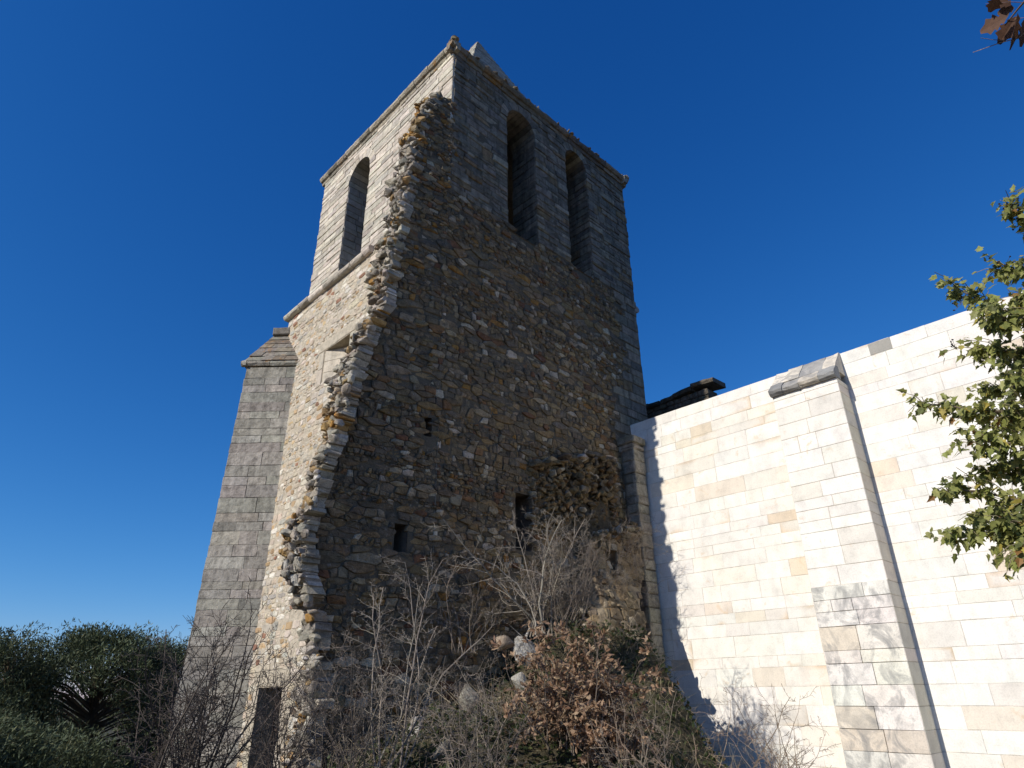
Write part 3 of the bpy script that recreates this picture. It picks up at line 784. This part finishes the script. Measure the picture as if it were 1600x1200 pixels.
tag(mb.build('ground', 'soil', None, True), kind='structure')

# ------------------------------------------------------------------ plants
def tube(mb, pts, r0, r1, col, sides=3):
    pts = [np.array(p, float) for p in pts]; n = len(pts); V = []; F = []
    for i, p in enumerate(pts):
        d = pts[min(n-1, i+1)]-pts[max(0, i-1)]; d = d/(np.linalg.norm(d)+1e-9)
        a = np.cross(d, (0.31, .21, .93) if abs(d[2]) < .9 else (1., .2, 0)); a /= np.linalg.norm(a)+1e-9; b = np.cross(d, a)
        r = r0+(r1-r0)*i/(n-1)
        for k in range(sides):
            t = 2*math.pi*k/sides; V.append(p+a*math.cos(t)*r+b*math.sin(t)*r)
    for i in range(n-1):
        for k in range(sides): F.append((i*sides+k, i*sides+(k+1) % sides, (i+1)*sides+(k+1) % sides, (i+1)*sides+k))
    mb.add(V, F, col)
def rdir(s=1.): return np.array([rnd.gauss(0, s), rnd.gauss(0, s), rnd.gauss(0, s)])
def grow(mb, p, d, Ln, r, depth, col, seg=8, wob=.17, up=.05, lat=10, latlen=.42, spread=.9, tips=None):
    d = np.array(d, float); d /= np.linalg.norm(d); pts = [np.array(p, float)]; dirs = []
    for i in range(seg):
        d = d+rdir(wob)+np.array([0, 0, up]); d /= np.linalg.norm(d); dirs.append(d); pts.append(pts[-1]+d*Ln/seg)
    tube(mb, pts, r, max(r*.3, .0018), jcol(col, .2), 5 if r > .012 else 3)
    if tips is not None: tips.append((pts[-1], d))
    if depth <= 0: return
    k = max(2, int(lat*U(.8, 1.2)))
    for j in range(k):
        t = U(.18, 1.)*seg; i = min(seg-1, int(t)); q = pts[i]+(pts[i+1]-pts[i])*(t-i)
        s = np.cross(dirs[i], rdir()); s /= np.linalg.norm(s)+1e-9
        dd = dirs[i]*U(.35, .9)+s*spread
        rr = max(.002, r*(1-.7*t/seg)*U(.4, .6))
        grow(mb, q, dd, Ln*latlen*U(.5, 1.2)*(1-.45*t/seg), rr, depth-1, col, max(3, seg-2), wob, up*.6, max(3, lat*.62), latlen*.85, spread, tips)

def shrub(name, base, stems, Ln, r, col, label, group, lean=(0, 0, 0), spread=.5, lat=9, latlen=.36, depth=2, up=.06):
    base = np.array(base, float); o = empty(name, base, label, 'shrub', group)
    mb = MB()
    for i in range(stems):
        a = U(0, 6.28); d = np.array([math.cos(a)*spread*U(.2, 1), math.sin(a)*spread*U(.2, 1), 1.])+np.array(lean)
        grow(mb, base+np.array([U(-.25, .25), U(-.25, .25), -.1]), d, Ln*U(.6, 1.05), r*U(.7, 1.1), depth, col, lat=lat, latlen=latlen, up=up)
    mb.build('branches', 'bark', o)
    return o
G = 'bare thorny shrubs round the foot of the tower'
GREYT = (.25, .21, .17); DARKT = (.085, .07, .06); TAN = (.28, .21, .15)
def onmound(px, py, guess):
    best = None
    for d_ in np.arange(4, 16, .05):
        p = at(px, py, d_)
        if p[2] < mound_h(p[0], p[1]) and p[1] < 0: return p
    return at(px, py, guess)
b1 = onmound(835, 985, 12); shrub('thorn_shrub', b1, 9, 2.75, .021, (.30, .265, .22), 'tall pale bare shrub on top of the rubble mound, before the ruined cross wall', G, spread=.62, lat=17, latlen=.34)
b2 = onmound(895, 960, 12); shrub('thorn_shrub', b2, 17, 1.9, .011, (.22, .185, .15), 'tangled brownish bare shrub leaning against the tan ruined cross wall', G, lean=(.25, 0, 0), spread=.7, lat=12, latlen=.42)
b3 = at(600, 1230, 9.5); shrub('thorn_shrub', b3, 9, 3.0, .017, (.28, .245, .20), 'bare grey shrub with long spurred stems in front of the shaded tower side', G, lean=(.25, -.1, 0), spread=.45, lat=20, latlen=.27)
b4 = at(265, 1260, 6.6); shrub('thorn_shrub', b4, 30, 1.6, .012, DARKT, 'dark bare thicket in front of the grey buttress', G, lean=(.12, -.1, 0), spread=.62, lat=14, latlen=.36)
b5 = at(420, 1250, 8.4); shrub('thorn_shrub', b5, 15, 1.8, .010, DARKT, 'thin dark bare shrub in front of the doorway', G, spread=.5, lat=11, latlen=.38)
b6 = at(1240, 1270, 9.0); shrub('thorn_shrub', b6, 13, 1.5, .008, TAN, 'low brown bare bush in front of the sunlit white wall', G, spread=.75, lat=10, latlen=.36, up=.0)
b7 = onmound(730, 1010, 12); shrub('thorn_shrub', b7, 9, 1.7, .01, GREYT, 'small pale bare shrub against the dark rubble, left of the tallest one', G, spread=.5, lat=12, latlen=.33)
b8 = at(1120, 1260, 8.5); shrub('thorn_shrub', b8, 5, 1.5, .01, TAN, 'sparse brown bare shrub in the shadow at the foot of the white wall', G, spread=.6, lat=9, latlen=.36)
b9 = at(520, 1240, 9.3); shrub('thorn_shrub', b9, 15, 2.0, .010, (.21, .175, .14), 'brown bare shrub at the foot of the broken wall end, right of the doorway', G, spread=.6, lat=16, latlen=.33)
b10 = at(735, 1230, 8.8); shrub('thorn_shrub', b10, 16, 1.6, .008, GREYT, 'low grey bare shrub in the middle foreground before the boulders', G, spread=.7, lat=15, latlen=.34)
b11 = at(1000, 1230, 9.2); shrub('thorn_shrub', b11, 9, 1.3, .008, (.27, .22, .17), 'low bare shrub between the young oak and the white wall', G, spread=.8, lat=13, latlen=.34)
b12 = onmound(860, 975, 12); shrub('thorn_shrub', b12, 16, 1.5, .008, (.18, .15, .12), 'dense low thicket at the feet of the tallest pale shrub', G, spread=.9, lat=16, latlen=.36)
# dry creeper on the ruin beside the pilaster
cr = empty('dry_creeper', (5.6, -.5, 5.0), 'dry grey creeper hanging over the ruin next to the white wall', 'creeper'); mb = MB()
for i in range(80):
    p = np.array([U(4.3, 6.0), -.5, U(3.6, 5.4)]); grow(mb, p, (U(-.1, .9), -U(.0, .6), U(-.2, 1)), U(.4, .95), .006, 1, (.33, .27, .21), 6, .35, -.05, 5, .4)
mb.build('stems', 'bark', cr)

def leaf(mb, p, d, nrm, ln, wd, col, shape='ov', curl=.25):
    d = d/(np.linalg.norm(d)+1e-9); s = np.cross(nrm, d); s /= np.linalg.norm(s)+1e-9; n = np.cross(d, s)
    if shape == 'ov': pr = [(0, .0), (.3, .42), (.62, .45), (1, 0)]
    elif shape == 'ivy': pr = [(0, .0), (.08, .38), (.3, .3), (.42, .52), (.58, .26), (1, 0)]
    else: pr = [(0, .0), (.2, .25), (.28, .17), (.45, .42), (.52, .27), (.7, .4), (.78, .22), (1, .08)]
    Vl = []
    for sg in (1, -1):
        for t, w_ in pr: Vl.append(p+d*ln*t+s*sg*wd*w_+n*(curl*ln*(w_*.9-t*t*.6)))
    k = len(pr); mid = [p+d*ln*t-n*curl*ln*t*t*.6 for t, _ in pr]
    V = Vl+mid; F = []
    for sg in (0, 1):
        for i in range(k-1):
            a, b, c, e = sg*k+i, sg*k+i+1, 2*k+i+1, 2*k+i
            F.append((a, b, c, e) if sg == 0 else (e, c, b, a))
    mb.add(V, F, col)

# young oak holding its brown leaves
ob = onmound(885, 1165, 9.5)
oak = empty('young_oak', ob, 'taller young oak with dry brown leaves in the middle of the mound', 'sapling'); mb = MB(); ml = MB(); tips = []
for i in range(26):
    grow(mb, ob+np.array([U(-.35, .35), U(-.35, .35), -.15]), (U(-.55, .55), U(-.4, .4), 1), U(.8, 1.9), .012, 2, (.22, .18, .15), lat=8, latlen=.4, tips=tips)
for p, d in tips:
    for q in range(rnd.choice((3, 4, 5, 6))):
        leaf(ml, p-d*U(0, .12), d+rdir(.7)+np.array([0, 0, -.3]), rdir()+np.array([-.6, -.4, .8]), U(.06, .11), U(.035, .06), pick([(3, (.30, .195, .125)), (2, (.37, .27, .175)), (1, (.23, .13, .075))]), 'oak', U(-.3, .4))
mb.build('stems', 'bark', oak); ml.build('leaves', 'dryleaf', oak)

ob2 = onmound(945, 1190, 9.5); mb = MB(); ml = MB(); tips = []
oak2 = empty('young_oak', ob2, 'lower brown-leaved oak sucker nearer the white wall', 'sapling')
for i in range(20):
    grow(mb, ob2+np.array([U(-.4, .4), U(-.3, .3), -.15]), (U(-.5, .5), U(-.4, .4), 1), U(.6, 1.25), .01, 2, (.22, .18, .15), lat=8, latlen=.4, tips=tips)
for p, d in tips:
    for q in range(rnd.choice((2, 3, 4, 5))):
        leaf(ml, p-d*U(0, .12), d+rdir(.7)+np.array([0, 0, -.3]), rdir()+np.array([-.6, -.4, .8]), U(.06, .11), U(.035, .06), pick([(3, (.36, .23, .14)), (2, (.44, .30, .20)), (1, (.25, .15, .09))]), 'oak', U(-.3, .4))
mb.build('stems', 'bark', oak2); ml.build('leaves', 'dryleaf', oak2)
# ivy and brambles over the mound
mb = MB(); cnt = 0
while cnt < 17000:
    x, y = U(-4.5, 5.9), U(-6.0, .0)
    if mnoise.noise(Vector((x*.8, y*.8, 7.))) < U(-.5, -.1): continue
    z = mound_h(x, y)+abs(rnd.gauss(0, .11)); cnt += 1
    br = mnoise.noise(Vector((x*1.1, y*1.1, 1.5)))
    c_ = pick([(4, (.045, .062, .022)), (2, (.065, .085, .03)), (.8, (.10, .11, .04)), (.8 if br < .1 else 2.5, (.13, .09, .05))])
    leaf(mb, np.array([x, y, z]), rdir()+np.array([-.3, -.5, .1]), rdir(.5)+np.array([-.3, -.5, .9]), U(.05, .1), U(.045, .09), c_, 'ivy', U(-.2, .3))
tag(mb.build('ivy_cover', 'leaf', None), 'dark green ivy and brambles covering the rubble mound', 'ivy', kind='stuff')
mb = MB()
for i in range(5200):
    x, y = U(-5, 6.0), U(-6.5, .1); z = mound_h(x, y); 
    d = rdir(.6)+np.array([0, 0, .55]); d /= np.linalg.norm(d); p = np.array([x, y, z+U(-.05, .3)]); Ln = U(.15, .6)
    pts = [p]
    for q in range(3): d = d+rdir(.2)+np.array([0, 0, -.12]); d /= np.linalg.norm(d); pts.append(pts[-1]+d*Ln/3)
    tube(mb, pts, U(.002, .005), .0015, pick([(2, (.33, .28, .21)), (2, (.22, .17, .12)), (1, (.4, .33, .22))]))
tag(mb.build('dry_brush', 'bark', None), 'dry stalks and dead bramble stems tangled over the mound', 'brush', kind='stuff')
# loose stones
for i, (px, py, s, c_, lab) in enumerate(((822, 1035, .34, (.52, .50, .46), 'large pale boulder near the top of the mound'), (735, 1095, .3, (.40, .38, .31), 'lichened grey boulder half sunk in ivy'),
        (652, 1142, .2, (.5, .48, .45), 'small white boulder at the left foot of the mound'), (815, 1075, .25, (.42, .41, .37), 'grey boulder lying just below the large pale one'),
        (790, 1012, .18, (.42, .33, .24), 'tan stone left of the large pale boulder'), (690, 1185, .22, (.38, .35, .27), 'mossy stone at the lower edge of the mound'))):
    p = onmound(px, py, 11); m_ = MB()
    rock(m_, (p[0], p[1], p[2]+(.16 if i == 0 else .05)), (s, s*.8, s*.85), c_, .5); o = m_.build('boulder', 'ruin', None); tag(o, lab, 'boulder', 'loose boulders on the mound')

# evergreen trees on the left
def evergreen(base, h, r, n, label, dens=1.):
    base = np.array(base, float); o = empty('evergreen_tree', base, label, 'tree', 'dark evergreen trees left of the tower')
    mb = MB(); mc = MB()
    tube(mb, [base, base+np.array([.1, 0, h*.4]), base+np.array([0, .1, h*.85])], .16, .03, (.12, .09, .06), 7)
    cl = []
    for i in range(n):
        t = rnd.random(); a = U(0, 6.28); z = h*(.06+.94*t**.9); rr = r*math.sqrt(max(.03, 1-((z/h-.32)/.70)**2))*U(.55, 1.05)
        c = base+np.array([math.cos(a)*rr, math.sin(a)*rr, z]); cl.append(c)
        tube(mb, [base+np.array([0, 0, z*.7]), (base+c)/2+np.array([0, 0, z*.42]), c], .035, .008, (.12, .09, .06), 3)
        sh = U(.75, 1.3); cr_ = U(.28, .62)
        out = np.array([math.cos(a), math.sin(a), .35])
        for k in range(int(360*dens)):
            q_ = rdir(.45); q_ *= min(1, .85/(np.linalg.norm(q_)+1e-6)); p = c+q_*cr_; d = out*.5+rdir(.6)+np.array([0, 0, .5]); d /= np.linalg.norm(d); s = np.cross(d, rdir()); s /= np.linalg.norm(s)
            ln = U(.06, .16); wd = U(.008, .018); col = np.array(pick([(3, (.06, .082, .045)), (2, (.08, .105, .052)), (1, (.11, .12, .055))]))*sh
            mc.add([p-s*wd*.4, p+d*ln*.5-s*wd, p+d*ln, p+d*ln*.5+s*wd], [(0, 1, 2, 3)], col)
    mb.build('trunk', 'bark', o); mc.build('crown', 'needle', o)
def ev(px, dist, h, r, n, label):
    p = at(px, 1082, dist); p[2] = -.3; evergreen(p, h, r, n, label)
ev(150, 21, 3.4, 2.3, 150, 'broad evergreen with the highest crown, left of the grey buttress')
ev(10, 20, 3.2, 1.5, 70, 'evergreen cut by the left edge of the photo')
ev(262, 24, 3.3, 1.6, 100, 'evergreen standing directly beside the grey buttress')
ev(85, 17, 1.2, 1.5, 60, 'low dark evergreen bush in the lower left corner')
ev(-60, 15, 1.6, 1.5, 50, 'dark evergreen bush mostly outside the left edge')

# leafy ivy-clad tree on the right
def leafy():
    tb = at(1830, 1150, 6.0); tb[2] = -.2
    o = empty('ivy_clad_tree', tb, 'leafy green tree overgrown with berried ivy, reaching in from the right edge', 'tree')
    mb = MB(); ml = MB()
    top = at(1760, 250, 5.9); tube(mb, [tb, (tb+top)/2+np.array([.1, .05, 0]), top], .13, .05, (.16, .13, .1), 8)
    limbs = [((1780, 560), (1655, 520), (1500, 455), 5.7), ((1790, 700), (1640, 640), (1445, 632), 5.5), ((1790, 620), (1680, 560), (1530, 545), 5.6), ((1790, 820), (1650, 780), (1480, 765), 5.5),
             ((1790, 860), (1640, 830), (1500, 838), 5.6), ((1780, 480), (1690, 400), (1580, 330), 5.8), ((1790, 760), (1660, 690), (1530, 690), 5.4), ((1780, 420), (1700, 420), (1570, 420), 5.9), ((1790, 640), (1690, 600), (1600, 590), 5.2), ((1790, 800), (1690, 800), (1590, 860), 5.3), ((1790, 740), (1700, 740), (1610, 740), 5.8), ((1790, 500), (1690, 480), (1545, 500), 5.4), ((1790, 560), (1700, 600), (1540, 610), 5.9), ((1790, 700), (1690, 720), (1545, 735), 5.7), ((1790, 780), (1690, 790), (1540, 805), 5.9), ((1790, 680), (1690, 660), (1560, 660), 6.1), ((1790, 460), (1700, 450), (1590, 470), 5.6), ((1790, 820), (1700, 830), (1580, 825), 5.5), ((1790, 600), (1700, 540), (1580, 560), 6.1)]
    twigs = []
    for a, b, c, dist in limbs:
        P = [at(*a, dist+.3), at(*b, dist+.1), at(*c, dist)]
        pts = []
        for i in range(13):
            t = i/12; pts.append((1-t)**2*P[0]+2*t*(1-t)*P[1]+t*t*P[2]+rdir(.012))
        tube(mb, pts, .022, .004, (.2, .16, .12), 5)
        for i in range(2, 13):
            for q in range(5):
                s = rdir(); s /= np.linalg.norm(s); d = (pts[min(12, i+1)]-pts[i-1]); d /= np.linalg.norm(d)+1e-9
                tl = U(.1, .34)*(1.1-.6*i/12); v = d*.6+s*.8; e = pts[i]+v*tl; m_ = (pts[i]+e)/2+np.array([0, 0, .03])
                tube(mb, [pts[i], m_, e], .004, .002, (.2, .17, .11), 3); twigs.append((pts[i], m_, e, v))
    for p0, m_, e, v in twigs:
        for q in range(rnd.randint(6, 10)):
            t = U(.15, 1); b = (p0*(1-t)+e*t)+rdir(.02); dn = rdir(.5)+v*.5+np.array([0, 0, -.75])
            c_ = pick([(4, (.27, .29, .08)), (3, (.34, .345, .115)), (2, (.15, .17, .055)), (.5, (.46, .38, .08)), (.12, (.3, .16, .05))])
            leaf(ml, b, dn, rdir(.6)+np.array([-.9, .1, .55]), U(.035, .08), U(.03, .062), c_, 'ivy', U(-.1, .4))
    for (px, py, dist) in ((1570, 322, 5.8), (1585, 318, 5.8), (1592, 345, 5.8), (1568, 410, 5.9), (1492, 540, 5.6), (1500, 470, 5.7)):
        c = at(px, py, dist)
        mberry = MB()
        for q in range(9):
            e = c+rdir(.03); tube(mberry, [c+np.array([0, 0, -.03]), e], .0015, .0015, (.1, .08, .05)); V, F = ROCKS[q % 36]; mberry.add(V*.0075+e, F, (.02, .018, .025))
        mberry.build('berry_cluster', 'bark', o)
    mb.build('branches', 'bark', o); ml.build('leaves', 'leaf', o)
leafy()
# oak twig with dry leaves, overhead
tw = at(1640, -40, 3.2); ot = empty('dry_oak_branch', tw, 'dark dry oak leaves on a twig in the upper right corner', 'branch'); mb = MB(); ml = MB()
def twp(px, py, d=3.2): return at(px, py, d)
tube(mb, [twp(1680, -60), twp(1620, -20), twp(1590, 15), twp(1570, 40)], .006, .002, (.12, .08, .05), 5)
tube(mb, [twp(1640, 20), twp(1590, 60), twp(1565, 66), twp(1520, 82)], .003, .0012, (.3, .24, .2), 4)
tube(mb, [twp(1568, 63), twp(1550, 62), twp(1532, 59)], .0015, .001, (.3, .24, .2), 3)
tube(mb, [twp(1620, 5), twp(1580, 3), twp(1540, 6)], .0015, .001, (.3, .2, .18), 3); tube(mb, [twp(1640, 24), twp(1610, 26), twp(1585, 30)], .0015, .001, (.3, .2, .18), 3)
for (ax, ay, bx, by, w_) in ((1575, 25, 1533, 48, .07), (1588, 25, 1562, 66, .06), (1560, -8, 1548, 18, .06), (1580, 8, 1555, 0, .05), (1590, 20, 1583, 76, .05), (1600, 30, 1598, 70, .05), (1585, 12, 1560, 20, .05)):
    p = twp(ax, ay, 3.2+U(-.04, .04)); q = twp(bx, by, 3.2+U(-.04, .04)); leaf(ml, p, q-p, -FV+rdir(.3), float(np.linalg.norm(q-p))*1.05, w_*1.3, jcol((.11, .055, .03)), 'oak', .15)
mb.build('twig', 'bark', ot); ml.build('leaves', 'dryleaf', ot)

for o in bpy.data.objects:
    if '_base' in o: del o['_base']
